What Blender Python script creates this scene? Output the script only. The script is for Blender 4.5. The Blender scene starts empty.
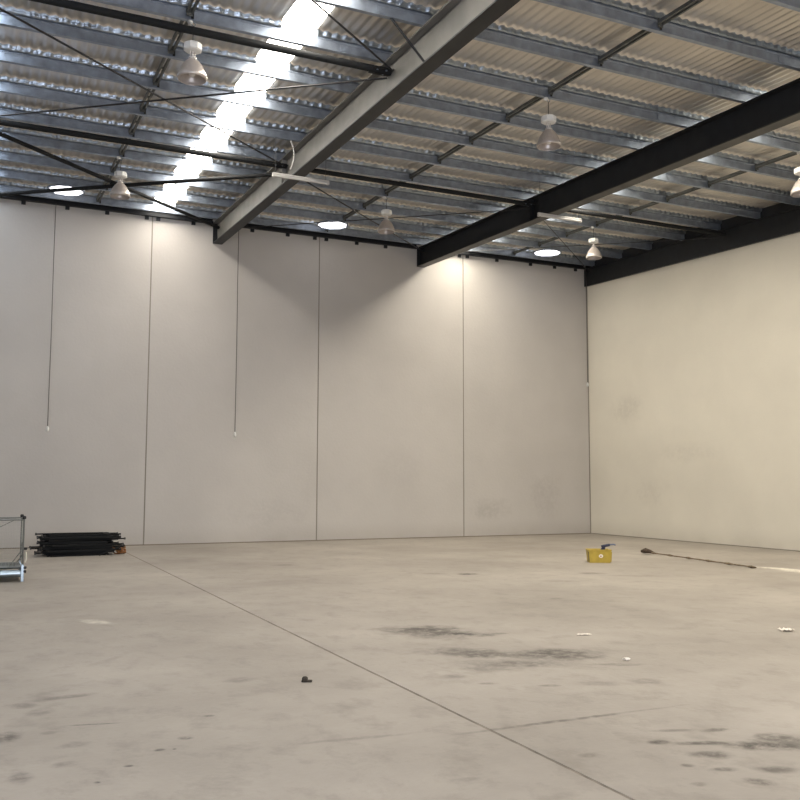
import bpy, math, random
from mathutils import Vector, Matrix
random.seed(7)
C = bpy.context.scene.collection
PI = math.pi

# ---------------------------------------------------------------- dimensions (metres)
D = 23.47            # back wall
XR = 17.50           # right wall
XL = -12.0           # left wall
YF = -5.0            # front wall
TR = 0.0382          # roof fall towards the front
def zp(y): return 8.45 + TR*(y-D)        # underside of the purlins
SH = 0.285                                # purlin underside to roof lining
def zs(y): return zp(y) + SH
PSP = 1.345
PUR = [12.22 + PSP*k for k in range(8, -13, -1)]      # purlin rows, back to front (front face y)
PUR = [y for y in PUR if y > YF+.2]
BX = [5.51 + 6.03*k for k in (0, 1, -1, -2)]           # rafter webs
SKY = [(3.74, 4.30), (12.3, 13.06), (-.37, -.04)]       # translucent sheets; the last is an added glowing strip out of view

# ---------------------------------------------------------------- mesh helper
class MB:
    def __init__(s): s.v = []; s.f = []; s.sm = []
    def add(s, vs, fs, smooth=False):
        n = len(s.v); s.v += [tuple(v) for v in vs]
        for f in fs: s.f.append([i+n for i in f]); s.sm.append(smooth)
    def box(s, x0, y0, z0, x1, y1, z1, M=None, slope=0):
        vs = [Vector((x, y, z + slope*(y-y0))) for z in (z0, z1) for x, y in ((x0,y0),(x1,y0),(x1,y1),(x0,y1))]
        if M: vs = [M @ v for v in vs]
        s.add(vs, [(3,2,1,0),(4,5,6,7),(0,1,5,4),(1,2,6,5),(2,3,7,6),(3,0,4,7)]); return s
    def bbox(s, x0, y0, z0, x1, y1, z1, b=.01, M=None):   # box with chamfered vertical and top/bottom edges
        vs = []
        for z, i in ((z0, b), (z0+b, 0), (z1-b, 0), (z1, b)):
            X0, X1, Y0, Y1 = x0+i, x1-i, y0+i, y1-i
            vs += [(X0+b,Y0,z),(X1-b,Y0,z),(X1,Y0+b,z),(X1,Y1-b,z),(X1-b,Y1,z),(X0+b,Y1,z),(X0,Y1-b,z),(X0,Y0+b,z)]
        vs = [Vector(v) for v in vs]
        if M: vs = [M @ v for v in vs]
        fs = [tuple(range(7,-1,-1)), tuple(range(24,32))]
        for l in range(3):
            for k in range(8): fs.append((l*8+k, l*8+(k+1)%8, l*8+8+(k+1)%8, l*8+8+k))
        s.add(vs, fs); return s
    def tube(s, pts, r, n=10, cap=True, r1=None):
        pts = [Vector(p) for p in pts]; m = len(pts); vs = []
        up = None
        for i, p in enumerate(pts):
            d = (pts[min(i+1, m-1)] - pts[max(i-1, 0)]).normalized()
            if up is None: up = Vector((0,0,1)) if abs(d.z) < .9 else Vector((1,0,0))
            a = d.cross(up).normalized(); b = d.cross(a).normalized(); up = -b if False else up
            rr = r if r1 is None else r + (r1-r)*i/(m-1)
            if isinstance(r, (list, tuple)): rr = r[i]
            for k in range(n):
                t = 2*PI*k/n; vs.append(p + a*math.cos(t)*rr + b*math.sin(t)*rr)
        fs = [(i*n+k, i*n+(k+1)%n, (i+1)*n+(k+1)%n, (i+1)*n+k) for i in range(m-1) for k in range(n)]
        s.add(vs, fs, True)
        if cap: s.add(vs[:n], [tuple(range(n))]); s.add(vs[-n:], [tuple(range(n-1,-1,-1))])
        return s
    def lathe(s, prof, c=(0,0,0), n=24, smooth=True, M=None):
        vs = []; c = Vector(c)
        for r, z in prof:
            for k in range(n):
                t = 2*PI*k/n; v = Vector((r*math.cos(t), r*math.sin(t), z))
                if M: v = M @ v
                vs.append(c+v)
        m = len(prof)
        s.add(vs, [(i*n+k, i*n+(k+1)%n, (i+1)*n+(k+1)%n, (i+1)*n+k) for i in range(m-1) for k in range(n)], smooth)
        return s
    def prism(s, poly, axis, a, b, slope=0):   # poly in the two other axes, extruded from a to b; slope lifts z with y
        def P(u, v, t):
            if axis == 'x': return (t, u, v)
            if axis == 'y': return (u, t, v + slope*t)
            return (u, v, t)
        n = len(poly); vs = [P(u, v, a) for u, v in poly] + [P(u, v, b) for u, v in poly]
        fs = [tuple(range(n-1,-1,-1)), tuple(range(n, 2*n))] + [(k, (k+1)%n, n+(k+1)%n, n+k) for k in range(n)]
        s.add(vs, fs); return s
    def build(s, name, mat, parent=None, loc=None):
        me = bpy.data.meshes.new(name); me.from_pydata(s.v, [], s.f); me.update()
        me.polygons.foreach_set('use_smooth', s.sm)
        me.materials.append(mat)
        o = bpy.data.objects.new(name, me); C.objects.link(o)
        if parent: o.parent = parent
        if loc: o.location = loc
        return o
def fixn(o):
    import bmesh
    bm = bmesh.new(); bm.from_mesh(o.data); bmesh.ops.recalc_face_normals(bm, faces=bm.faces); bm.to_mesh(o.data); bm.free(); return o
def tag(o, label, cat, group=None, kind=None):
    if label: o['label'] = label
    if cat: o['category'] = cat
    if group: o['group'] = group
    if kind: o['kind'] = kind
    return o
def thing(name, label, cat, loc=(0,0,0), rz=0, group=None):
    o = bpy.data.objects.new(name, None); C.objects.link(o); o.location = loc; o.rotation_euler = (0,0,rz)
    o.empty_display_size = .1
    return tag(o, label, cat, group)
def dup(root, loc=None, rz=None, label=None):
    r = root.copy(); C.objects.link(r)
    if loc is not None: r.location = loc
    if rz is not None: r.rotation_euler = (0,0,rz)
    if label: r['label'] = label
    for ch in list(root.children):
        c = ch.copy(); C.objects.link(c); c.parent = r
        for g in list(ch.children):
            d = g.copy(); C.objects.link(d); d.parent = c
    return r
def struct(o, label=None): o['kind'] = 'structure'; 
def structure(mb, name, mat, label, cat):
    o = mb.build(name, mat); o['kind'] = 'structure'; o['label'] = label; o['category'] = cat; return o

# ---------------------------------------------------------------- materials
def mat(name, col, rough=.6, metal=0., noise=0., scale=4., bump=0., bscale=30., stretch=(1,1,1), emit=None, es=0., spec=.5, rvar=0.):
    m = bpy.data.materials.new(name); m.use_nodes = True; nt = m.node_tree; N = nt.nodes; L = nt.links
    b = N['Principled BSDF']; b.inputs['Roughness'].default_value = rough; b.inputs['Metallic'].default_value = metal
    b.inputs['Base Color'].default_value = (*col, 1); b.inputs['Specular IOR Level'].default_value = spec
    tc = N.new('ShaderNodeTexCoord'); mp = N.new('ShaderNodeMapping'); mp.inputs['Scale'].default_value = stretch
    L.new(tc.outputs['Object'], mp.inputs['Vector'])
    if noise or rvar:
        n = N.new('ShaderNodeTexNoise'); n.inputs['Scale'].default_value = scale; n.inputs['Detail'].default_value = 6
        L.new(mp.outputs[0], n.inputs['Vector'])
        if noise:
            r = N.new('ShaderNodeValToRGB'); lo = [c*(1-noise) for c in col]; hi = [min(1, c*(1+noise)) for c in col]
            r.color_ramp.elements[0].position = .3; r.color_ramp.elements[1].position = .7
            r.color_ramp.elements[0].color = (*lo, 1); r.color_ramp.elements[1].color = (*hi, 1)
            L.new(n.outputs['Fac'], r.inputs['Fac']); L.new(r.outputs['Color'], b.inputs['Base Color'])
        if rvar:
            mr = N.new('ShaderNodeMapRange'); mr.inputs['To Min'].default_value = max(.05, rough-rvar); mr.inputs['To Max'].default_value = rough+rvar
            mr.inputs['From Min'].default_value = .3; mr.inputs['From Max'].default_value = .7
            L.new(n.outputs['Fac'], mr.inputs['Value']); L.new(mr.outputs[0], b.inputs['Roughness'])
    if bump:
        n2 = N.new('ShaderNodeTexNoise'); n2.inputs['Scale'].default_value = bscale; n2.inputs['Detail'].default_value = 3
        L.new(mp.outputs[0], n2.inputs['Vector'])
        bp = N.new('ShaderNodeBump'); bp.inputs['Strength'].default_value = 1; bp.inputs['Distance'].default_value = bump
        L.new(n2.outputs['Fac'], bp.inputs['Height']); L.new(bp.outputs[0], b.inputs['Normal'])
    if emit:
        b.inputs['Emission Color'].default_value = (*emit, 1); b.inputs['Emission Strength'].default_value = es
    return m
M_galv = mat('galvanised_steel', (.29,.335,.41), .40, .74, .2, 7, .004, 6, rvar=.06)
M_foil = mat('foil_lining', (.66,.62,.565), .36, .70, .12, 1.5, .006, 5, stretch=(1,.5,1))
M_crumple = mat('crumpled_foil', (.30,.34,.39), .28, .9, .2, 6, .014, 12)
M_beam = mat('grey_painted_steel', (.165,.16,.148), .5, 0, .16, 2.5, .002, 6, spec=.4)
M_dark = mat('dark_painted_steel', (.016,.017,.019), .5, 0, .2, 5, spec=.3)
M_under = mat('dark_flange_steel', (.04,.038,.034), .5, 0, .25, 3)  # bottom flange tone, a little lighter than the dark web
M_black = mat('black_paint', (.005,.0055,.006), .6, 0, .2, 8, spec=.2)
M_blackboard = mat('black_board', (.006,.0065,.006), .8, 0, .3, 8, spec=.15)
M_chrome = mat('zinc_plate', (.36,.42,.46), .34, 1, .12, 14)
M_mesh = mat('wire_zinc', (.16,.165,.15), .4, .6)
M_meshwire = mat('bright_wire', (.42,.42,.38), .4, .5)
M_white = mat('white_plastic', (.78,.78,.76), .4)
M_lampcase = mat('lamp_housing', (.60,.57,.55), .35, .1)
M_refl = mat('ribbed_reflector', (.52,.47,.44), .3, .35, .06, 30)
M_bulb = mat('frosted_glass', (.8,.8,.8), .15)
M_tube = mat('tube_plastic', (.55,.54,.52), .25)
M_batten = mat('batten_white', (.5,.49,.47), .45)
M_cable = mat('grey_cable', (.16,.15,.14), .6)
M_wire = mat('steel_wire', (.05,.05,.05), .5, .5)
M_rod = mat('rod_steel', (.03,.03,.033), .5, .3)
M_seal = mat('sealant', (.26,.235,.20), .9)
M_yellow = mat('yellow_plastic', (.44,.32,.04), .45, 0, .1, 12)
M_badge = mat('pale_badge', (.80,.76,.68), .6)
M_blue = mat('navy_plastic', (.012,.016,.05), .4)
M_greyblue = mat('grey_blue_plastic', (.10,.13,.22), .5)
M_brown = mat('rusty_brown', (.15,.11,.07), .8, 0, .4, 20)
M_rag = mat('dirty_rag', (.055,.035,.022), .9, 0, .5, 25, .01, 40)
M_paper = mat('white_paper', (.86,.80,.73), .7)
M_orange = mat('orange_webbing', (.26,.11,.035), .8, 0, .3, 30)
M_debris = mat('dark_rubber', (.03,.024,.017), .9)
M_knob = mat('knob_black', (.012,.012,.014), .5)

def emission(name, col, s):
    m = bpy.data.materials.new(name); m.use_nodes = True; nt = m.node_tree; nt.nodes.clear()
    e = nt.nodes.new('ShaderNodeEmission'); o = nt.nodes.new('ShaderNodeOutputMaterial')
    e.inputs['Color'].default_value = (*col, 1); e.inputs['Strength'].default_value = s
    nt.links.new(e.outputs[0], o.inputs['Surface']); return m
M_sky = emission('daylit_fibreglass', (1, .93, .82), 85)
M_sky2 = emission('daylit_fibreglass_yellowed', (1, .915, .76), 88)
M_addstrip = emission('added_cool_glow_strip', (.84, .92, 1), 50)  # added strip outside the view, there to brighten the left bay purlins
M_vent = emission('daylit_vent_dome', (.97, .97, 1), 13)

def wall_mat(name, col, marks):
    m = bpy.data.materials.new(name); m.use_nodes = True; nt = m.node_tree; N = nt.nodes; L = nt.links
    b = N['Principled BSDF']; b.inputs['Roughness'].default_value = .75; b.inputs['Specular IOR Level'].default_value = .3
    tc = N.new('ShaderNodeTexCoord')
    n = N.new('ShaderNodeTexNoise'); n.inputs['Scale'].default_value = .55; n.inputs['Detail'].default_value = 5; n.inputs['Roughness'].default_value = .55
    L.new(tc.outputs['Object'], n.inputs['Vector'])
    r = N.new('ShaderNodeValToRGB'); r.color_ramp.elements[0].position = .25; r.color_ramp.elements[1].position = .75
    r.color_ramp.elements[0].color = (*[c*.93 for c in col], 1); r.color_ramp.elements[1].color = (*[c*1.05 for c in col], 1)
    L.new(n.outputs['Fac'], r.inputs['Fac'])
    out = r.outputs['Color']
    out = add_marks(nt, tc, out, marks)
    # mottled brown tint, strongest along the foot of the wall
    sp = N.new('ShaderNodeSeparateXYZ'); L.new(tc.outputs['Object'], sp.inputs[0])
    mr = N.new('ShaderNodeMapRange'); mr.inputs['From Min'].default_value = 0; mr.inputs['From Max'].default_value = .55
    mr.inputs['To Min'].default_value = .30; mr.inputs['To Max'].default_value = 0; mr.interpolation_type = 'SMOOTHSTEP'
    L.new(sp.outputs['Z'], mr.inputs['Value'])
    n3 = N.new('ShaderNodeTexNoise'); n3.inputs['Scale'].default_value = 2.2; n3.inputs['Detail'].default_value = 6; L.new(tc.outputs['Object'], n3.inputs['Vector'])
    mu = N.new('ShaderNodeMath'); mu.operation = 'MULTIPLY'; L.new(mr.outputs[0], mu.inputs[0]); L.new(n3.outputs['Fac'], mu.inputs[1])
    mx = N.new('ShaderNodeMix'); mx.data_type = 'RGBA'; L.new(mu.outputs[0], mx.inputs['Factor']); L.new(out, mx.inputs['A']); mx.inputs['B'].default_value = (.16,.12,.08,1)
    L.new(mx.outputs['Result'], b.inputs['Base Color'])
    n2 = N.new('ShaderNodeTexNoise'); n2.inputs['Scale'].default_value = 18; n2.inputs['Detail'].default_value = 4
    L.new(tc.outputs['Object'], n2.inputs['Vector'])
    bp = N.new('ShaderNodeBump'); bp.inputs['Distance'].default_value = .003; L.new(n2.outputs['Fac'], bp.inputs['Height']); L.new(bp.outputs[0], b.inputs['Normal'])
    return m
def add_marks(nt, tc, out, marks, MW=2.2, nscale=1.6):
    """marks: (x, y, z, rx, ry, rz, strength, colour, rotation)"""
    N = nt.nodes; L = nt.links
    if not marks: return out
    nz = N.new('ShaderNodeTexNoise'); nz.inputs['Scale'].default_value = nscale; nz.inputs['Detail'].default_value = 6; nz.inputs['Roughness'].default_value = .65
    L.new(tc.outputs['Object'], nz.inputs['Vector'])
    sub = N.new('ShaderNodeVectorMath'); sub.operation = 'SUBTRACT'; L.new(nz.outputs['Color'], sub.inputs[0]); sub.inputs[1].default_value = (.5,.5,.5)
    fine = N.new('ShaderNodeTexNoise'); fine.inputs['Scale'].default_value = 9; fine.inputs['Detail'].default_value = 8; fine.inputs['Roughness'].default_value = .7
    L.new(tc.outputs['Object'], fine.inputs['Vector'])
    fr = N.new('ShaderNodeMapRange'); fr.inputs['From Min'].default_value = .34; fr.inputs['From Max'].default_value = .56; fr.inputs['To Min'].default_value = .15; L.new(fine.outputs['Fac'], fr.inputs['Value'])
    for (x, y, z, rx, ry, rz, s, col, rot) in marks:
        o = N.new('ShaderNodeVectorMath'); o.operation = 'SUBTRACT'; L.new(tc.outputs['Object'], o.inputs[0]); o.inputs[1].default_value = (x, y, z)
        ro = N.new('ShaderNodeVectorRotate'); ro.rotation_type = 'Z_AXIS'; ro.inputs['Angle'].default_value = -rot; L.new(o.outputs[0], ro.inputs['Vector'])
        d = N.new('ShaderNodeVectorMath'); d.operation = 'DIVIDE'; L.new(ro.outputs[0], d.inputs[0]); d.inputs[1].default_value = (rx, ry, rz)
        a = N.new('ShaderNodeVectorMath'); a.operation = 'MULTIPLY_ADD'; L.new(sub.outputs[0], a.inputs[0]); a.inputs[1].default_value = (MW, MW, 0); L.new(d.outputs[0], a.inputs[2])
        ln = N.new('ShaderNodeVectorMath'); ln.operation = 'LENGTH'; L.new(a.outputs[0], ln.inputs[0])
        mr = N.new('ShaderNodeMapRange'); mr.interpolation_type = 'SMOOTHSTEP'
        mr.inputs['From Min'].default_value = .25; mr.inputs['From Max'].default_value = 1.1; mr.inputs['To Min'].default_value = s; mr.inputs['To Max'].default_value = 0
        L.new(ln.outputs['Value'], mr.inputs['Value'])
        mu = N.new('ShaderNodeMath'); mu.operation = 'MULTIPLY'; L.new(mr.outputs[0], mu.inputs[0]); L.new(fr.outputs[0], mu.inputs[1])
        mx = N.new('ShaderNodeMix'); mx.data_type = 'RGBA'; L.new(mu.outputs[0], mx.inputs['Factor']); L.new(out, mx.inputs['A']); mx.inputs['B'].default_value = (*col, 1)
        out = mx.outputs['Result']
    return out
GR = (.14,.12,.10)
M_wall = wall_mat('painted_concrete_wall', (.52,.495,.47), [
    (10.9, D, 1.9, 1.0, 1, .9, .06, GR, 0), (13.9, D, .8, .8, 1, .4, .2, GR, 0), (6.9, D, .7, 1.3, 1, .5, .10, GR, 0), (15.9, D, 1.2, .7, 1, .9, .14, GR, 0)])
M_wallr = wall_mat('painted_concrete_wall_cream', (.73,.695,.61), [
    (XR, 21.6, 3.8, 1, .9, .5, .14, GR, 0), (XR, 19.2, 2.4, 1, 1.3, .35, .10, GR, 0), (XR, 20.6, 1.3, 1, .8, .5, .10, GR, 0)])
def floor_mat():
    m = bpy.data.materials.new('worn_concrete_floor'); m.use_nodes = True; nt = m.node_tree; N = nt.nodes; L = nt.links
    b = N['Principled BSDF']; tc = N.new('ShaderNodeTexCoord')
    n = N.new('ShaderNodeTexNoise'); n.inputs['Scale'].default_value = .35; n.inputs['Detail'].default_value = 9; n.inputs['Roughness'].default_value = .62
    L.new(tc.outputs['Object'], n.inputs['Vector'])
    r = N.new('ShaderNodeValToRGB'); e = r.color_ramp.elements
    e[0].position = .30; e[0].color = (.25,.224,.195,1); e[1].position = .66; e[1].color = (.38,.345,.305,1)
    L.new(n.outputs['Fac'], r.inputs['Fac'])
    n2 = N.new('ShaderNodeTexNoise'); n2.inputs['Scale'].default_value = 3.2; n2.inputs['Detail'].default_value = 10; n2.inputs['Roughness'].default_value = .7
    mp = N.new('ShaderNodeMapping'); mp.inputs['Scale'].default_value = (1, .8, 1); mp.inputs['Rotation'].default_value = (0,0,.5); L.new(tc.outputs['Object'], mp.inputs['Vector']); L.new(mp.outputs[0], n2.inputs['Vector'])
    r2 = N.new('ShaderNodeValToRGB'); r2.color_ramp.elements[0].position = .28; r2.color_ramp.elements[1].position = .5
    r2.color_ramp.elements[0].color = (.70,.69,.68,1); r2.color_ramp.elements[1].color = (1,1,1,1); L.new(n2.outputs['Fac'], r2.inputs['Fac'])
    mx = N.new('ShaderNodeMix'); mx.data_type = 'RGBA'; mx.blend_type = 'MULTIPLY'; mx.inputs['Factor'].default_value = 1
    L.new(r.outputs['Color'], mx.inputs['A']); L.new(r2.outputs['Color'], mx.inputs['B'])
    K = (.06,.052,.045); W = (.80,.76,.66)
    S = [  # x, y, rx, ry, strength, colour, rotation
        (4.50, 8.80, .66, .48, .75, K, -.43), (4.45, 8.95, .46, .20, .9, K, -.30), (4.62, 8.62, .32, .12, 1.0, K, -.55), (4.06, 9.2, .30, .12, .4, K, -.2), (4.95, 8.4, .25, .10, .5, K, .2),
        (4.30, 7.55, .66, .26, .8, K, -.75), (4.95, 7.20, .52, .36, .9, K, -.43), (4.45, 6.95, .50, .20, .65, K, -.43), (4.10, 7.0, .40, .30, .40, K, -.43), (3.60, 6.75, .16, .12, .45, K, 0), (5.15, 6.6, .30, .08, .45, K, -.43),
        (4.95, 5.95, .16, .12, .45, K, -.43), (4.56, 6.05, .25, .12, .35, K, -.43), (3.75, 6.4, .10, .05, .5, K, -.43), (4.15, 6.15, .10, .05, .5, K, -.43),
        (4.40, 4.22, .36, .13, .95, K, -.46), (4.62, 4.30, .18, .16, .8, K, -.2), (4.12, 4.42, .24, .05, .8, K, -.40), (3.89, 4.55, .09, .06, .95, K, -.1), (4.40, 4.62, .12, .05, .85, K, -.1), (4.15, 4.72, .20, .04, .5, K, -.35),
        (3.98, 4.22, .15, .10, .8, K, -.5), (3.72, 4.12, .05, .04, .8, K, -.4), (3.84, 3.98, .10, .05, .7, K, -.3), (4.12, 3.86, .17, .09, .75, K, -.5), (3.86, 3.75, .12, .06, .9, K, -.8), (3.55, 3.85, .06, .04, .6, K, -.4), (3.32, 4.52, .07, .06, .5, K, 0),
        (7.80, 14.02, .26, .22, 1.0, K, -.43), (7.30, 14.3, .3, .15, .4, K, -.43), (9.89, 13.25, .28, .22, .6, K, -.43), (10.3, 12.6, .7, .2, .3, K, -.43), (8.6, 12.4, .4, .2, .3, K, -.43), (5.38, 16.9, .3, .3, .4, K, 0), (7.3, 10.6, .14, .1, .5, K, 0),
        (1.49, 6.32, .045, .04, 1, K, -.43), (1.24, 5.85, .060, .05, 1, K, -.43), (1.04, 5.66, .040, .035, 1, K, -.1), (.83, 5.42, .035, .03, 1, K, .2), (.64, 5.20, .022, .022, 1, K, 0), (1.13, 5.64, .016, .016, 1, K, 0),
        (.27, 5.44, .09, .11, .6, K, 0), (.22, 6.30, .10, .15, .8, K, -.2), (.34, 7.15, .13, .11, .5, K, 0), (.62, 7.3, .30, .08, .5, K, .1), (.45, 6.9, .12, .15, .4, K, -.3), (.47, 6.33, .06, .05, .5, K, 0), (.60, 5.98, .10, .09, .4, K, 0), (.52, 5.6, .10, .07, .4, K, 0), (.75, 6.42, .24, .018, .9, K, -.22),
        (1.97, 7.34, .14, .12, .4, K, 0), (2.44, 4.42, .12, .05, .3, K, 0), (1.1, 8.6, .35, .06, .2, K, .9),
        (3.60, 5.22, 1.1, .035, .65, K, 0), (2.2, 5.4, .5, .04, .35, K, -.1), (1.27, 10.97, .14, .35, .45, W, .5), (13.68, 12.55, .22, .70, .9, W, .28), (13.75, 11.85, .45, .75, .95, W, .28)]
    out = add_marks(nt, tc, mx.outputs['Result'], [(x, y, 0, rx, ry, 1, s, c, rot) for x, y, rx, ry, s, c, rot in S], MW=1.5, nscale=3.5)
    L.new(out, b.inputs['Base Color'])
    mr = N.new('ShaderNodeMapRange'); mr.inputs['To Min'].default_value = .42; mr.inputs['To Max'].default_value = .75; L.new(n2.outputs['Fac'], mr.inputs['Value']); L.new(mr.outputs[0], b.inputs['Roughness'])
    b.inputs['Specular IOR Level'].default_value = .4
    n4 = N.new('ShaderNodeTexNoise'); n4.inputs['Scale'].default_value = 22; n4.inputs['Detail'].default_value = 5; L.new(tc.outputs['Object'], n4.inputs['Vector'])
    bp = N.new('ShaderNodeBump'); bp.inputs['Distance'].default_value = .003; L.new(n4.outputs['Fac'], bp.inputs['Height']); L.new(bp.outputs[0], b.inputs['Normal'])
    return m
M_floor = floor_mat()

# ---------------------------------------------------------------- setting
JX = 3.07
b = MB(); b.box(XL-.3, YF-4, -.3, JX-.012, D+.3, 0); b.box(JX+.012, YF-4, -.3, XR+.3, D+.3, 0); b.box(JX-.012, YF-4, -.3, JX+.012, D+.3, -.012)
structure(b, 'floor', M_floor, 'stained grey concrete warehouse floor', 'floor')
b = MB(); b.box(JX-.0115, YF, -.011, JX+.0115, D-.001, -.003)
structure(b, 'trim_1', mat('joint_filler', (.19,.165,.135), .95, 0, .4, 6), 'dark straight joint running across the concrete floor to the back wall', 'joint')

WT = 8.66
joints = [XL, -9.91, -5.34, -.77, 3.81, 8.39, 12.96, XR]
b = MB(); g = .016
for a, c in zip(joints[:-1], joints[1:]):
    b.box(a+(g if a > XL else 0), D, 0, c-(g if c < XR-.1 else .0), D+.2, WT)
b.box(XL, D+.2, 0, XR+.2, D+.25, WT)
structure(b, 'wall_back', M_wall, 'pale grey concrete panel wall at the far end', 'wall')
for i, x in enumerate(joints[1:-1]):
    q = MB(); q.box(x-g+.001, D+.012, 0, x+g-.001, D+.19, WT-.01)
    structure(q, 'trim_%d' % (i+2), M_seal, 'dark sealant joint between two back wall panels', 'joint')
b = MB(); b.box(XR, YF, 0, XR+.2, D+.0, WT)
structure(b, 'wall_right', M_wallr, 'cream concrete wall on the right', 'wall')
q = MB(); q.box(XR-.022, D-.022, 0, XR-.0005, D-.0005, 8.40)
structure(q, 'trim_8', M_seal, 'dark sealant bead in the corner where both walls meet', 'joint')
q = MB(); q.box(XR-.018, YF, 0, XR-.0005, D-.03, .022)
structure(q, 'baseboard_right', M_seal, 'thin dark gap along the foot of the right wall', 'joint')
q = MB(); q.box(XL, D-.016, 0, XR-.03, D-.0005, .02)
structure(q, 'baseboard_back', mat('base_gap', (.20,.165,.13), .95), 'thin brown gap along the foot of the back wall', 'joint')
b = MB(); b.box(XL-.2, YF, 0, XL, D+.25, WT)
structure(b, 'wall_left', M_wall, 'pale concrete wall far to the left', 'wall')
DX0, DX1, DH = -4.5, 4.5, 5.0       # roller door opening behind the camera
b = MB(); b.box(XL, YF-.2, 0, DX0, YF, WT); b.box(DX1, YF-.2, 0, XR+.2, YF, WT); b.box(DX0, YF-.2, DH, DX1, YF, WT)
structure(b, 'wall_front', M_wall, 'pale concrete wall behind the viewer with an open roller door', 'wall')

# roof lining: rib profile across x, tucked down in front of every purlin
def ceiling():
    RP = .148
    def xs_fine(a, c):
        n = max(1, round((c-a)/(RP/4))); return [a+(c-a)*i/n for i in range(n+1)]
    spans = []; cur = XL
    for a, c in sorted(SKY): spans.append((cur, a)); cur = c
    spans.append((cur, XR))
    mb = MB()
    rows = []      # (y, dz, amp_z, amp_y)
    edges = PUR    # descending
    for k, yp in enumerate(edges):
        ynext = edges[k-1] if k else D+.15          # purlin behind (further)
        if k == 0: rows += [(D+.1, 0, .010, 0)]
        # between the back of this purlin and the front of the next one
        span_front = (ynext-.012)
        if k:
            rows += [(ynext-.010, -.118, 0, .004), (ynext-.020, -.112, 0, .014), (ynext-.026, -.075, 0, .024), (ynext-.036, -.035, .008, .022), (ynext-.07, -.008, .018, .012), (ynext-.14, -.002, .016, 0)]
        for t in (.3, .55, .8):
            rows.append((yp+.08 + (span_front-.12-yp-.08)*(1-t), -.014, .015, 0))
        rows += [(yp+.10, 0, .016, 0), (yp+.075, 0, .006, 0)]
        if k < len(edges): rows += [(yp+.002, .001, .004, 0)]
    rows += [(edges[-1]-.3, 0, .01, 0), (YF, 0, .01, 0)]
    rows.sort(key=lambda r: -r[0])
    rnd = random.Random(3)
    for a, c in spans:
        X = xs_fine(a, c); nx = len(X); vs = []
        for (y, dz, az, ay) in rows:
            ph = 0
            for x in X:
                w = math.cos(2*PI*x/RP)
                j = rnd.uniform(-1, 1)
                vs.append((x, y - ay*(.5+.5*w) + ay*.25*j, zs(y) + dz + az*w + (.003*j if az else .008*j*(ay > .01))))
        fs = [(r*nx+i, r*nx+i+1, (r+1)*nx+i+1, (r+1)*nx+i) for r in range(len(rows)-1) for i in range(nx-1)]
        mb.add(vs, fs, True)
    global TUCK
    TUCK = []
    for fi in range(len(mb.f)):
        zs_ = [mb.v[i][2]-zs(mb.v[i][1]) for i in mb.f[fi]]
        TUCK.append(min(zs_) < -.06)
    return mb
o = structure(ceiling(), 'ceiling', M_foil, 'silver foil roof lining with fine ribs between the purlins', 'ceiling')
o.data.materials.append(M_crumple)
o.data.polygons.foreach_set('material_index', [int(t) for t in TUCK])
b = MB(); b.prism([(XL, WT-8.45+.0), (XR+.2, WT-8.45), (XR+.2, WT-8.45+.05), (XL, WT-8.45+.05)], 'y', YF-.2, D+.25, TR)
o = b.build('ceiling', mat('roof_sheet', (.4,.4,.4), .5)); o['kind'] = 'structure'; o['label'] = 'metal roof sheeting above the foil lining'; o['category'] = 'roof'
o.location.z = 8.45 - TR*D + .12
for i, ((a, c), w) in enumerate(zip(SKY, ('left', 'right', 'far left'))):
    mb = MB(); n = 6
    X = [a + (c-a)*k/24 for k in range(25)]
    ys = [D+.1, 10, 0, YF]
    vs = [(x, y, zs(y)+.012+.012*math.cos(2*PI*k/4)) for y in ys for k, x in enumerate(X)]
    mb.add(vs, [(r*25+k, r*25+k+1, (r+1)*25+k+1, (r+1)*25+k) for r in range(3) for k in range(24)], True)
    structure(mb, 'window_%d' % (i+1), (M_sky, M_sky2, M_addstrip)[i], ('glowing white translucent roof sheet left of the first rafter', 'translucent roof sheet hidden behind the second rafter', 'added narrow glowing roof strip just outside the left of the view')[i], 'skylight')

# ---------------------------------------------------------------- purlins
ORD = ['first', 'second', 'third', 'fourth', 'fifth', 'sixth', 'seventh', 'eighth', 'ninth', 'tenth', 'eleventh', 'twelfth', 'thirteenth', 'fourteenth', 'fifteenth', 'sixteenth', 'seventeenth', 'eighteenth', 'nineteenth', 'twentieth', 'twenty-first', 'twenty-second']
for k, y in enumerate(PUR):
    if y < 5: break
    z = zp(y); mb = MB(); t = .004; x0, x1 = XL+.01, XR-.045
    # C section: web towards the front, flanges and lips behind, shallow stiffening fold in the web
    mb.prism([(y, z), (y, z+.135), (y-.007, z+.14), (y-.007, z+.155), (y, z+.16), (y, z+.262), (y+.07, z+.262), (y+.07, z+.243), (y+.07-t, z+.243), (y+.07-t, z+.262-t), (y+t, z+.262-t), (y+t, z+t), (y+.07-t, z+t), (y+.07-t, z+.017), (y+.07, z+.017), (y+.07, z)], 'x', x0, x1)
    o = mb.build('roof_purlin', M_galv)
    tag(o, 'galvanised steel roof purlin across the building, %s row counted from the back wall' % ORD[k], 'purlin', 'galvanised purlins under the roof')
    # lap splice plates either side of the rafters and at the bridging lines are parts of the purlin
    for bx in BX[:2]:
        for s in (-1, 1):
            c = MB(); c.box(bx+s*.78-.06, y-.010, z+.02, bx+s*.78+.06, y-.0055, z+.13); c.build('lap_plate', M_galv, o)
    for bx in (2.45, 8.44, 14.47):
        c = MB(); c.box(bx-.02, y-.012, z+.015, bx+.02, y-.0075, z+.17); c.build('bridging_cleat', M_dark, o)

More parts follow.
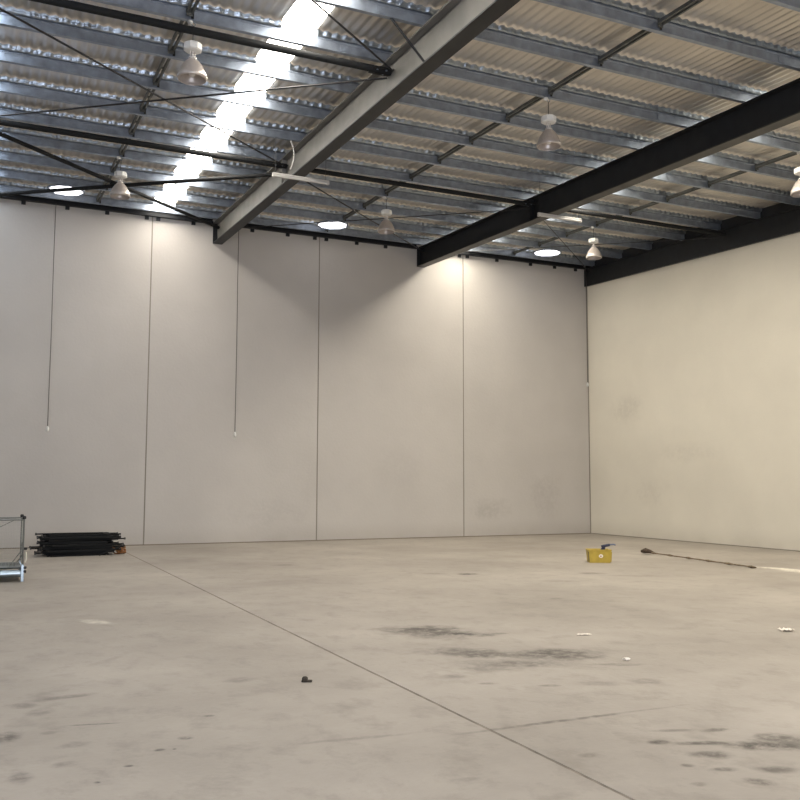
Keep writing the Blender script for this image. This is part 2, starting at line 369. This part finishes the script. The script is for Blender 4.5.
# bridging lines
M_bridge = mat('bridging_steel', (.10,.105,.10), .5, .4, .2, 8)
for bx, lb in ((2.40, 'left'), (8.40, 'middle'), (14.45, 'right')):
    mb = MB()
    for a, c in zip(PUR[1:12], PUR[:11]):
        for s in (-1, 1):
            y0, y1 = a+.075, c-.05
            vs = []
            X0, X1 = bx+s*.036-.016, bx+s*.036+.016
            mb.add([(X0,y0,zp(y0)+.07),(X1,y0,zp(y0)+.07),(X1,y1,zp(y1)+.07),(X0,y1,zp(y1)+.07),(X0,y0,zp(y0)+.12),(X1,y0,zp(y0)+.12),(X1,y1,zp(y1)+.12),(X0,y1,zp(y1)+.12)],
                   [(3,2,1,0),(4,5,6,7),(0,1,5,4),(1,2,6,5),(2,3,7,6),(3,0,4,7)])
        mb.box(bx-.04, (y0+y1)/2-.03, zp((y0+y1)/2)+.085, bx+.04, (y0+y1)/2+.03, zp((y0+y1)/2)+.10)
        mb.box(bx-.045, y0-.004, zp(y0)+.03, bx+.045, y0+.006, zp(y0)+.15)
        mb.box(bx-.045, y1-.006, zp(y1)+.03, bx+.045, y1+.004, zp(y1)+.15)
    o = mb.build('purlin_bridging', M_bridge)
    tag(o, 'dark double strip bridging line tying the purlins together in the %s roof bay' % lb, 'bridging', 'bridging lines between the purlins')

# ---------------------------------------------------------------- rafters
DEP = .56
def zb(y): return zp(y) - .001
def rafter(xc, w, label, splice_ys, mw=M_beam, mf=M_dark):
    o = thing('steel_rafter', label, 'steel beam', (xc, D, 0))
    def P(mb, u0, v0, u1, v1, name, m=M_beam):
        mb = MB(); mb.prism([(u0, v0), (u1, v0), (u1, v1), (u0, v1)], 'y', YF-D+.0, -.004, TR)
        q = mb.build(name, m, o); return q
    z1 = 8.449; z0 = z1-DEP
    P(None, -w/2, z0, w/2, z0+.022, 'bottom_flange', mf)  # bottom flange takes its own tone, apart from the web
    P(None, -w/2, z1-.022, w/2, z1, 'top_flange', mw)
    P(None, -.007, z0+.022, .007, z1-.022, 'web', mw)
    # end plate at the wall and web stiffeners
    mb = MB(); mb.box(-w/2, -.003, z0, w/2, -.0005, z1); mb.build('end_plate', M_dark, o)
    for y in splice_ys:
        dz = TR*(y-D)
        mb = MB()
        mb.box(-w/2+.01, y-D-.006, z0+.022+dz, -.007, y-D+.006, z1-.022+dz); mb.box(.007, y-D-.006, z0+.022+dz, w/2-.01, y-D+.006, z1-.022+dz)
        mb.build('stiffener', mw, o)
    return o
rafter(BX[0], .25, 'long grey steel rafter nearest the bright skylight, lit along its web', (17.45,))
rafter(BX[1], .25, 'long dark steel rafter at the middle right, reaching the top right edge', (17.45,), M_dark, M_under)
rafter(BX[2], .25, 'grey steel rafter outside the left of the view', ())
# end channel on the right wall
o = thing('wall_rafter', 'dark steel channel rafter fixed along the top of the cream right wall', 'steel beam', (XR, D, 0))
for nm, u0, v0, u1, v1 in (('web', -.05, 7.87, -.038, 8.44), ('bottom_flange', -.105, 7.86, -.038, 7.88), ('top_flange', -.105, 8.425, -.038, 8.445)):
    mb = MB(); mb.prism([(u0, v0), (u1, v0), (u1, v1), (u0, v1)], 'y', YF-D, -.004, TR); mb.build(nm, M_dark if nm == 'web' else M_dark, o)
mb = MB(); mb.prism([(-.037, 7.95), (-.001, 7.95), (-.001, 8.70), (-.037, 8.70)], 'y', YF-D, -.004, TR); mb.build('packer', M_dark, o)
mb = MB(); mb.box(-.105, -.0035, 7.86, -.038, -.0005, 8.44); mb.build('end_plate', M_dark, o)
# fly braces
for (bx, y, s, lb) in ((BX[0], 10.55, -1, 'high up near the top edge'),):
    y0 = PUR[min(range(len(PUR)), key=lambda i: abs(PUR[i]-y))]
    mb = MB(); a = Vector((bx+s*.62, y0+.03, zp(y0)+.02)); c = Vector((bx+s*.10, y0+.03, zp(y0)-DEP+.045))
    mb.tube([a, c], .018, 6)
    tag(mb.build('fly_brace', M_dark), 'short dark diagonal brace from a purlin down to the lit grey rafter', 'brace')

# eave trimmer along the back wall, its wall cleats
o = thing('eave_channel', 'dark steel channel running along the top of the back wall', 'steel channel', (0, D, 8.41))
mb = MB()
# kept short of the rafters
segs = [(XL+.01, BX[2]-.14), (BX[2]+.14, BX[0]-.14), (BX[0]+.14, BX[1]-.14), (BX[1]+.14, XR-.12)]
for a, c in segs:
    q = MB(); q.prism([(-.005, 0), (-.10, 0), (-.10, .06), (-.088, .06), (-.088, .012), (-.017, .012), (-.017, .22), (-.088, .22), (-.088, .17), (-.10, .17), (-.10, .235), (-.005, .235)], 'x', a, c)
    q.build('channel_length', M_dark, o)
for x in (-.2, .72, 1.73, 2.68, 3.66, 3.95, 4.86, 6.45, 7.45, 8.24, 8.58, 9.50, 10.40, 12.83, 13.10, 14.13, 15.35, 16.25, 17.05):
    q = MB(); q.box(x-.05, -.045, -.085, x+.05, -.001, -.001); q.build('wall_cleat', M_dark, o)

# ---------------------------------------------------------------- struts and roof bracing
def zz(y, d=.15): return zp(y) - d
M_strut = mat('strut_black', (.012,.013,.014), .75, 0, spec=.25)
def rod(name, label, cat, a, c, r, m=M_strut, group=None, n=10, d=.15):
    mb = MB(); A = Vector((a[0], a[1], zz(a[1], d))); B = Vector((c[0], c[1], zz(c[1], d)))
    mb.tube([A, B], r, n)
    o = mb.build(name, m); tag(o, label, cat, group); return o, A, B
g = 'round struts between the rafters'
rod('roof_strut', 'dark round steel strut nearest the viewer, crossing the left bay to the grey rafter', 'strut', (BX[2]+.02, 12.22), (BX[0]-.02, 12.22), .055, group=g)
rod('roof_strut', 'dark round steel strut across the left bay above the crossed braces', 'strut', (BX[2]+.02, 17.45), (BX[0]-.02, 17.45), .055, group=g)
rod('roof_strut', 'dark round steel strut across the middle bay between the two long rafters', 'strut', (BX[0]+.02, 17.45), (BX[1]-.02, 17.45), .05, group=g)
rod('roof_strut', 'dark round steel strut across the right bay behind the dark rafter', 'strut', (BX[1]+.02, 17.45), (XR-.06, 17.45), .05, group=g)
L0, L1 = BX[2]+.03, BX[0]-.04
rod('roof_brace', 'thick dark brace falling from the left edge to the wall end of the grey rafter', 'brace', (L0, 17.5), (L1, D-.25), .042, group='crossed roof braces', n=6, d=.17)
rod('roof_brace', 'thick dark brace rising from the wall at the left up to the grey rafter', 'brace', (L0, D-.7), (L1, 17.6), .042, group='crossed roof braces', n=6, d=.27)
mb = MB(); mb.lathe([(0, -.02), (.11, -.02), (.11, .02), (0, .02)], n=12, M=Matrix.Identity(4)); o = mb.build('brace_node_plate', M_dark); o.location = (2.45, 20.2, zz(20.2, .22)); tag(o, 'small round dark plate where the two thick braces cross', 'plate')
g = 'thin tension rods under the roof'
rod('tension_rod', 'thin rod falling from the top left corner to the grey rafter', 'rod', (L0, 12.3), (L1, 17.4), .016, M_rod, g, 6, .17)
rod('tension_rod', 'thin rod rising from the left edge towards the bright skylight', 'rod', (L0, 17.4), (L1, 12.3), .016, M_rod, g, 6, .215)
rod('tension_rod', 'thin short looking rod from the skylight edge down to the grey rafter near the top', 'rod', (L0, 7.2), (L1, 12.1), .016, M_rod, g, 6, .17)
M0, M1 = BX[0]+.03, BX[1]-.03
rod('tension_rod', 'thin rod in the middle bay falling from the tube light to the dark rafter', 'rod', (M0, 17.6), (M1, D-.3), .016, M_rod, g, 6, .17)
rod('tension_rod', 'thin rod in the middle bay rising from the back wall towards the dark rafter', 'rod', (M0, D-.3), (M1, 17.6), .011, M_rod, g, 6, .215)
M0, M1 = BX[1]+.03, XR-.1
rod('tension_rod', 'thin rod in the right bay falling towards the corner', 'rod', (M0, 17.6), (M1, D-.3), .010, M_rod, g, 6, .17)
rod('tension_rod', 'thin rod in the right bay rising from the back wall to the right wall', 'rod', (M0, D-.3), (M1, 17.6), .009, M_rod, g, 6, .215)
# gusset plates at the nodes of the struts
for (x, y, s, lb) in ((BX[0], 12.22, -1, 'front node on the grey rafter'), (BX[0], 17.45, -1, 'back node on the grey rafter'), (BX[1], 17.45, -1, 'node on the dark rafter')):
    mb = MB(); mb.bbox(x-.34, y-.13, zz(y, .168), x-.012, y+.13, zz(y, .156), .003); o = mb.build('gusset_plate', M_dark)
    tag(o, 'dark steel gusset plate at the %s' % lb, 'plate', 'gusset plates at the rafters')
    for dx, dy in ((-.12, -.07), (-.12, .07), (-.26, -.05), (-.26, .05)):
        q = MB(); q.lathe([(0, -.012), (.018, -.012), (.018, 0), (0, 0)], (x+dx, y+dy, zz(y, .168)), 6, False); q.build('bolt', M_galv, o)

# ---------------------------------------------------------------- high bay lamps
def make_lamp():
    o = thing('high_bay_lamp', '', 'lamp', group='high bay lamps under the roof')
    # origin at the reflector rim centre
    mb = MB(); n = 36; prof = [(.05,.29),(.075,.275),(.112,.235),(.150,.175),(.180,.11),(.200,.055),(.205,.02),(.192,.0)]
    vs = []
    for r, z in prof:
        for k in range(n):
            t = 2*PI*k/n; rr = r*(1+.018*(k % 2)); vs.append((rr*math.cos(t), rr*math.sin(t), z))
    for r, z in reversed(prof):
        for k in range(n):
            t = 2*PI*k/n; rr = r-.006; vs.append((rr*math.cos(t), rr*math.sin(t), z))
    m = 2*len(prof)
    mb.add(vs, [(i*n+k, i*n+(k+1)%n, (i+1)*n+(k+1)%n, (i+1)*n+k) for i in range(m-1) for k in range(n)], True)
    fixn(mb.build('reflector', M_refl, o))
    mb = MB(); mb.lathe([(0,.312),(.06,.312),(.06,.29),(.045,.285),(0,.285)], n=16); fixn(mb.build('collar', M_lampcase, o))
    mb = MB(); mb.lathe([(0,.05),(.03,.055),(.055,.09),(.06,.13),(.045,.18),(.03,.22),(.03,.284),(0,.284)], n=16); fixn(mb.build('bulb', M_bulb, o))
    mb = MB(); mb.tube([(-.035,0,.31),(-.035,0,.425)], .007, 6); mb.tube([(.035,0,.31),(.035,0,.425)], .007, 6); mb.tube([(0,0,.31),(0,0,.425)], .012, 8); mb.build('stem', M_lampcase, o)
    mb = MB(); mb.lathe([(0,.41),(.11,.41),(.13,.425),(.13,.505),(.11,.52),(0,.52)], n=8, smooth=False); fixn(mb.build('control_box', M_white, o))
    return o
lamp = make_lamp()
spots = [(8.40, 12.24, 'white bell lamp hanging in the middle bay nearer the viewer', 0),
         (2.47, 12.24, 'white bell lamp hanging in the left bay near the top edge beside the skylight', .3),
         (14.25, 12.24, 'brightly lit bell lamp cut by the right edge of the view', .2),
         (2.40, 18.90, 'white bell lamp behind the crossing thick braces', .1),
         (8.42, 18.95, 'small bell lamp hanging near the back wall in the middle bay', .2),
         (14.33, 18.90, 'bright bell lamp near the corner between the dark rafter and right wall', .4)]
for i, (x, y, lb, rz) in enumerate(spots):
    zr = 7.17 if y < 15 else 7.42
    o = lamp if i == 0 else dup(lamp)
    o.location = (x, y, zr); o.rotation_euler = (0, 0, rz); o['label'] = lb
    top = zp(y) + .0
    mb = MB(); mb.tube([(0,0,.52),(0,0,top-zr-.075)], .006, 6); mb.build('suspension_cable', M_wire, o)
    mb = MB(); mb.tube([(.03*math.cos(t), 0, top-zr-.045+.03*math.sin(t)) for t in [2*PI*k/14 for k in range(15)]], .007, 6, cap=False); mb.build('hook', M_chrome, o)
    q = MB(); q.lathe([(0,-.035),(.035,-.02),(.04,0),(.035,.015),(0,.02)], (-.05,0,top-zr-.03), 10); q.build('socket', M_white, o)

# ---------------------------------------------------------------- tube lights
def batten(x0, label):
    y = 16.25; z = 7.436
    o = thing('tube_light', label, 'lamp', (x0, y, z), 0, 'tube lights hung across the rafters')
    mb = MB(); mb.bbox(0, -.03, -.005, 1.15, .03, .03, .006); mb.build('body', M_batten, o)
    mb = MB(); mb.tube([(.05,0,-.022),(1.10,0,-.022)], .028, 14); mb.build('tube', M_tube, o)
    for x in (0, 1.10):
        q = MB(); q.bbox(x, -.034, -.054, x+.05, .034, -.001, .008); q.build('end_cap', M_batten, o)
    h = zp(y)-z
    for x in (.06, 1.08):
        q = MB(); q.tube([(x,0,.03),(x,0,h)], .004, 5); q.build('suspension_wire', M_wire, o)
batten(4.84, 'white tube light hung under the grey rafter, brighter at its left end')
batten(10.84, 'white tube light hung under the dark rafter')
mb = MB(); mb.tube([(BX[0]-.30+.07*math.sin(k/12*PI*1.0)*1.0, 16.29, zp(16.29)-k/12*.58) for k in range(13)], .011, 6)
tag(mb.build('conduit_loop', M_tube), 'thin pale cable curving down beside the grey rafter above the tube light', 'cable')

# ---------------------------------------------------------------- round roof lights
for i, (x, y, lb) in enumerate(((1.58, 22.05, 'glowing round roof light at the left, under the thick brace above the back wall'), (8.24, 22.05, 'glowing round roof light by the back wall in the middle bay'), (15.02, 22.05, 'glowing round roof light near the corner, right of the dark rafter'))):
    o = thing('roof_light', lb, 'roof light', (x, y, zp(y)-.035), 0, 'round roof lights by the back wall')
    mb = MB(); n = 40; vs = [(0,0,.0)]
    for k in range(n):
        t = 2*PI*k/n; r = .36*(1+.05*math.cos(9*t)); vs.append((r*math.cos(t), r*math.sin(t), TR*r*math.sin(t)))
    for k in range(n):
        vs.append((vs[k+1][0], vs[k+1][1], vs[k+1][2]+.02))
    vs.append((0,0,.02))
    mb.add(vs, [(0, (k+1)%n+1, k+1) for k in range(n)] + [(k+1, (k+1)%n+1, n+(k+1)%n+1, n+k+1) for k in range(n)] + [(2*n+1, n+k+1, n+(k+1)%n+1) for k in range(n)])
    mb.build('lens', M_vent, o)
    mb = MB(); mb.lathe([(.385,0),(.41,-.008),(.425,0),(.425,.03),(.385,.03)], n=40); fixn(mb.build('throat_ring', M_galv, o))

# ---------------------------------------------------------------- pull cords by the back wall
for x, z, y, lb in ((1.455, 2.78, D-.13, 'long thin cord with a white end hanging at the left of the back wall'),
                 (6.05, 2.76, D-.13, 'long thin cord with a white end hanging down just right of the grey rafter'),
                 (XR-.13, 4.62, D-.13, 'thin cord with a white end hanging in the corner beside the cream wall')):
    o = thing('hanging_cord', lb, 'cord', (x, y, z), 0, 'cords hanging by the back wall')
    mb = MB(); mb.tube([(0,0,.12),(.004,0,2.5),(-.004,0,4.2),(0,0,(8.41 if x < 17 else 7.85)-z)], .011, 6); mb.build('cord', M_cable, o)
    mb = MB(); mb.lathe([(0,.0),(.032,.01),(.038,.06),(.030,.11),(.012,.135),(0,.135)], n=12); mb.build('pull_end', M_white, o)

# ---------------------------------------------------------------- mesh cage trolley at the left edge
o = thing('cage_trolley', 'zinc plated wire mesh cage trolley cut off by the left edge of the view', 'trolley', (-.53, 15.78, 0))
W, H, DP = 1.22, 1.00, .85
for i, (x, y) in enumerate(((0,0),(W,0),(W,DP),(0,DP))):
    q = MB(); q.tube([(x,y,.06),(x,y,H)], .013, 8); p = q.build('corner_post', M_mesh, o)
    q = MB(); q.bbox(x-.024, y-.024, 0, x+.024, y+.024, .27, .006); q.build('foot', M_chrome, o)
    q = MB(); q.lathe([(0,0),(.026,0),(.030,.02),(.024,.045),(0,.05)], (x,y,H-.01), 10); q.build('post_cap', M_knob, p)
for nm, a, c in (('top_rail', (0,0,H-.02), (W,0,H-.02)), ('top_rail', (0,DP,H-.02), (W,DP,H-.02)), ('top_rail', (0,0,H-.02), (0,DP,H-.02)), ('top_rail', (W,0,H-.02), (W,DP,H-.02))):
    q = MB(); q.tube([a, c], .013, 8); q.build(nm, mat('dull_rail', (.10,.10,.095), .5, .5) if nm == 'x' else M_mesh, o)
q = MB(); q.tube([(.03,-.0,.13),(W-.03,-.0,.13)], .058, 16); q.build('base_tube', M_chrome, o)
q = MB(); q.tube([(.03,DP,.17),(W-.03,DP,.17)], .045, 12); q.build('base_tube', M_chrome, o)
for x in (.0, W):
    q = MB(); q.tube([(x,.03,.17),(x,DP-.03,.17)], .035, 12); q.build('base_tube', M_chrome, o)
q = MB(); q.box(.02, .03, .225, W-.02, DP-.03, .235)
for k in range(9): q.box(.02, .05+k*.09, .235, W-.02, .07+k*.09, .25)
q.build('deck', M_mesh, o)
def mesh_panel(P0, U, V, nu, nv, name):
    P0, U, V = Vector(P0), Vector(U), Vector(V); q = MB()
    for k in range(nu+1): q.tube([P0+U*k/nu, P0+U*k/nu+V], .0015, 4, cap=False)
    for k in range(nv+1): q.tube([P0+V*k/nv, P0+V*k/nv+U], .0015, 4, cap=False)
    q.build(name, M_meshwire, o)
mesh_panel((0,0,.25), (W,0,0), (0,0,H-.28), 24, 12, 'mesh_panel')
mesh_panel((0,DP,.25), (W,0,0), (0,0,H-.28), 24, 12, 'mesh_panel')
mesh_panel((W,0,.25), (0,DP,0), (0,0,H-.28), 16, 12, 'mesh_panel')
mesh_panel((0,0,.25), (0,DP,0), (0,0,H-.28), 16, 12, 'mesh_panel')
q = MB(); q.tube([(W-.20,.02,.24),(W-.03,.02,.48),(W-.02,.02,.62)], .009, 6); q.tube([(W-.13,.02,.24),(W-.01,.02,.42)], .009, 6); q.tube([(W-.1,DP-.02,H-.05),(W-.75,DP-.02,.62)], .006, 6); q.build('brace', M_mesh, o)
q = MB(); q.tube([(W+.035,-.01,.30),(W+.05,-.01,.36),(W+.04,-.01,.47)], .014, 8); q.build('latch_handle', mat('cream_plastic', (.62,.60,.50), .5), o)
for z in (.52, .22, .16):
    q = MB(); q.lathe([(0,-.02),(.022,-.02),(.026,0),(.022,.02),(0,.02)], (W+.035,-.01,z), 10); q.build('knob', M_knob, o)


# ---------------------------------------------------------------- stack of black folded frames
rnd = random.Random(11)
base = (2.02, 20.95)
lay = [  # thickness, length, width, dx, dy, rz
    (.040,1.12,.50,-.03,-.06,.03), (.050,1.30,.62,-.05,.05,-.04), (.055,1.38,.62,.02,-.05,.04), (.060,1.42,.66,-.04,.03,-.02), (.050,1.34,.62,.06,-.07,.10),
    (.058,1.36,.66,-.09,.02,-.07), (.050,1.44,.62,.06,.03,.08), (.055,1.46,.66,-.03,-.03,-.05), (.040,1.30,.55,.02,.0,.03)]
z = 0
names = ['lowest', 'second from the bottom', 'third from the bottom', 'fourth from the bottom', 'middle one', 'fourth from the top', 'third from the top', 'second from the top', 'topmost']
for k, (t, Lh, Wd, dx, dy, rz) in enumerate(lay):
    o = thing('folded_frame', 'black folded steel frame lying in the stack by the back wall, %s' % names[k], 'steel frame', (base[0]+dx, base[1]+dy, z), rz, 'black folded frames stacked on the floor')
    r = t/2-.001
    q = MB()
    for y in (-Wd/2, Wd/2): q.bbox(-Lh/2, y-.022, .001, Lh/2, y+.022, t-.001, .005)
    for x in (-Lh/2+.03, 0, Lh/2-.03): q.bbox(x-.02, -Wd/2+.022, .004, x+.02, Wd/2-.022, t-.004, .004)
    q.build('frame', M_black, o)
    q = MB(); q.box(-Lh/2+.06, -Wd/2+.022, .010, -.021, Wd/2-.022, t-.010); q.box(.021, -Wd/2+.022, .010, Lh/2-.06, Wd/2-.022, t-.010); q.build('panel', M_blackboard, o)
    for s in (-1, 1):
        ext = {(3,-1): .20, (3,1): .24, (0,1): .05, (0,-1): .03, (5,-1): .04, (7,-1): .06, (7,1): .13, (8,-1): .05}.get((k, s), rnd.uniform(.06, .16))
        for y in ((-Wd/2+.07), (Wd/2-.10)):
            q = MB(); q.tube([(s*(Lh/2-.001), y, t/2), (s*(Lh/2+ext), y, t/2)], .015, 8); lg = q.build('leg', M_black, o)
            q = MB(); q.tube([(s*(Lh/2+ext), y, t/2), (s*(Lh/2+ext+.03), y, t/2)], .024 if t > .048 else .021, 8); q.build('foot', M_knob, lg)
    z += t + .0005
def prop(label, A, B):
    q = MB(); q.tube([A, B], .016, 8); o = q.build('loose_bar', M_black); tag(o, label, 'bar', 'loose black bars on the frame stack')
    d = (Vector(B)-Vector(A)).normalized(); q = MB(); q.tube([Vector(B), Vector(B)+d*.035], .027, 8); q.build('foot', M_knob, o)
prop('thin black bar lying across the top of the frame stack, end poking out left', (2.5, 20.72, z+.016), (1.16, 20.72, z+.017))
prop('thin black bar leaning from the floor against the right end of the stack', (2.40, 20.46, .017), (2.90, 20.52, .20))
# orange webbing on the floor at the right end of the stack
o = MB()
rr = random.Random(5)
for k in range(7):
    cx, cy = 2.86+rr.uniform(-.07,.07), 20.90+rr.uniform(-.05,.05); rx, ry = rr.uniform(.06,.12), rr.uniform(.04,.08); ph = rr.uniform(0, 6)
    o.tube([(cx+rx*math.cos(t), cy+ry*math.sin(t), .02+.02*k+.012*math.sin(3*t+ph)) for t in [2*PI*j/18 for j in range(19)]], .014, 6)
tag(o.build('rope_bundle', M_orange), 'small tangled bundle of orange rope at the right end of the black stack', 'rope')

# ---------------------------------------------------------------- yellow crate
o = thing('plastic_crate', 'yellow plastic crate with a pale badge standing on the open floor', 'crate', (11.38, 15.02, 0), -.46)
def crate():
    w0, d0, w1, d1, h = .205, .14, .225, .16, .25; t = .008
    q = MB()
    def ring(w, d, z): return [(-w,-d,z),(w,-d,z),(w,d,z),(-w,d,z)]
    vs = ring(w0,d0,.0)+ring(w1,d1,h)+ring(w1-t,d1-t,h)+ring(w0-t,d0-t,.012)
    fs = [(3,2,1,0)]
    for a in (0, 4, 8):
        for k in range(4): fs.append((a+k, a+(k+1)%4, a+4+(k+1)%4, a+4+k))
    fs.append((12,13,14,15)); q.add(vs, fs); b = fixn(q.build('shell', M_yellow, o))
    q = MB()   # rolled rim and ribs
    for (a, c) in (((-w1,-d1),(w1,-d1)), ((w1,-d1),(w1,d1)), ((w1,d1),(-w1,d1)), ((-w1,d1),(-w1,-d1))): q.tube([(*a,h),(*c,h)], .012, 8)
    q.build('rim', M_yellow, o)
    for s in (-1, 1):
        q = MB(); q.tube([(s*(w0+.012),-d0-.008,.02),(s*(w1+.004),-d1-.004,h-.03)], .010, 6); q.build('corner_rib', mat('dull_olive', (.12,.10,.03), .6) if s < 0 else M_yellow, o)
    # badge: pale oval with a small dark stroke
    q = MB(); c = Vector((.02,-.152,.135)); n = 20; tl = .08
    vs = [c+Vector((.042*math.cos(2*PI*k/n), -.006-tl*.05*math.sin(2*PI*k/n)*1.0, .036*math.sin(2*PI*k/n))) for k in range(n)]
    vs2 = [v+Vector((0,.008,0)) for v in vs]
    q.add(vs+vs2, [tuple(range(n)), tuple(range(2*n-1,n-1,-1))]+[(k,(k+1)%n,n+(k+1)%n,n+k) for k in range(n)])
    bd = fixn(q.build('badge', M_badge, o))
    q = MB(); q.box(.0, -.163, .120, .030, -.1595, .145); q.build('badge_mark', mat('faded_red', (.45,.22,.12), .7), bd)
crate()
o = MB(); RZ = Matrix.Translation((11.38,15.02,0)) @ Matrix.Rotation(-.46, 4, 'Z')
o.tube([RZ @ Vector(p) for p in ((.02,-.02,.02),(.06,-.03,.20),(.10,-.05,.31))], [.05,.055,.035], 10)
o2 = o.build('spray_bottle', M_blue)
q = MB(); q.bbox(-.03,-.035,0,.15,.035,.05,.012, M=RZ @ Matrix.Translation((.08,-.05,.30)) @ Matrix.Rotation(-.18,4,'Y')); q.build('spray_head', M_blue, o2)
q = MB(); q.tube([RZ @ Vector(p) for p in ((.21,-.05,.355),(.30,-.06,.36),(.33,-.06,.345))], .014, 8); q.build('nozzle', M_greyblue, o2)
tag(o2, 'navy blue bottle with a grey nozzle poking out of the yellow crate', 'bottle')

# ---------------------------------------------------------------- pole with a rag head
A = Vector((13.62, 16.25, .05)); B = Vector((13.23, 12.70, .025))
o = thing('rag_pole', 'long thin brown pole with a dark rag head lying near the right wall', 'pole', A)
q = MB(); n = 28; q.tube([(B-A)*(k/n) + Vector((.010*math.sin(k*1.3), 0, 0)) for k in range(n+1)], [.012+.012*(k % 5 == 2) + .003*(k % 3 == 0) for k in range(n+1)], 8); q.build('pole', M_brown, o)
q = MB(); rr = random.Random(2)
for k in range(4):
    q.tube([Vector((-.03+.02*k, .12, .01+.008*k)), Vector((-.02+.015*k, .05, .02+.006*k)), Vector((.015*k-.02, -.10, .02)), Vector((0,-.28,.0))], [.03,.05,.04,.015], 8)
q.build('rag_head', M_rag, o)

# ---------------------------------------------------------------- litter on the floor
def scrap(x, y, w, d, rz, label, m=M_paper, name='paper_scrap', cat='litter', h=.012, group='pale scraps on the floor'):
    q = MB(); nx, ny = 6, 3; rr = random.Random(int(x*100)); vs = []
    for s in (0, 1):
        for j in range(ny+1):
            for i in range(nx+1):
                hh = .001 + h*.6*abs(math.sin(i*1.7+j)) + rr.uniform(0, h*.4)
                vs.append(((i/nx-.5)*w*(1+.1*rr.uniform(-1,1)), (j/ny-.5)*d, hh + s*.003))
    N1 = (nx+1)*(ny+1); fs = []
    for j in range(ny):
        for i in range(nx):
            a = j*(nx+1)+i; fs.append((a, a+nx+1, a+nx+2, a+1)); b_ = a+N1; fs.append((b_, b_+1, b_+nx+2, b_+nx+1))
    q.add(vs, fs); o = q.build(name, m); o.location = (x, y, 0); o.rotation_euler = (0,0,rz); tag(o, label, cat, group); return o
scrap(5.84, 7.98, .15, .05, -.35, 'narrow pale strip of paper on the floor right of the long stain')
scrap(8.01, 7.30, .14, .12, -.4, 'crumpled white paper on the floor near the right edge', h=.03)
scrap(5.36, 6.69, .05, .05, .2, 'tiny white scrap on the floor beside the middle grey stain', h=.03)
q = MB(); q.bbox(-.036,-.025,0,.010,.025,.042,.010); q.bbox(-.040,-.02,0,.046,.016,.015,.005)
o = q.build('rubber_scrap', M_debris); o.location = (2.45, 7.05, 0); o.rotation_euler = (0,0,-.4)
tag(o, 'small dark lump of rubber lying alone on the floor left of the joint', 'litter')

# ---------------------------------------------------------------- light
w = bpy.data.worlds.new('World'); bpy.context.scene.world = w; w.use_nodes = True
bg = w.node_tree.nodes['Background']; bg.inputs['Color'].default_value = (.80,.90,1,1); bg.inputs['Strength'].default_value = 1.5
def area(name, loc, rot, sx, sy, e, col):
    l = bpy.data.lights.new(name, 'AREA'); l.shape = 'RECTANGLE'; l.size = sx; l.size_y = sy; l.energy = e; l.color = col
    o = bpy.data.objects.new(name, l); C.objects.link(o); o.location = loc; o.rotation_euler = rot; return o
area('door_daylight', (0, YF-.35, DH/2), (PI/2, 0, 0), 9.0, 4.9, 3600, (.82,.87,1))

# ---------------------------------------------------------------- camera
f, yaw, pitch, roll = 904.4252, .4342, .0902, .0028
cd = bpy.data.cameras.new('Camera'); cam = bpy.data.objects.new('Camera', cd); C.objects.link(cam)
cd.sensor_fit = 'HORIZONTAL'; cd.sensor_width = 36; cd.lens = f*36/800; cd.clip_start = .05; cd.clip_end = 200
F = Vector((math.sin(yaw)*math.cos(pitch), math.cos(yaw)*math.cos(pitch), math.sin(pitch)))
Rr = Vector((math.cos(yaw), -math.sin(yaw), 0)); U = Rr.cross(F)
R2 = Rr*math.cos(roll) + U*math.sin(roll); U2 = -Rr*math.sin(roll) + U*math.cos(roll)
cam.matrix_world = Matrix(((R2.x, U2.x, -F.x, 0), (R2.y, U2.y, -F.y, 0), (R2.z, U2.z, -F.z, 1.6), (0,0,0,1)))
sc = bpy.context.scene; sc.camera = cam
sc.view_settings.view_transform = 'Standard'; sc.view_settings.look = 'None'; sc.view_settings.gamma = 1
sc.view_settings.exposure = -1.68
sc.cycles.max_bounces = 10; sc.cycles.diffuse_bounces = 7; sc.cycles.glossy_bounces = 5
sc.cycles.use_denoising = True; sc.cycles.sample_clamp_indirect = 8
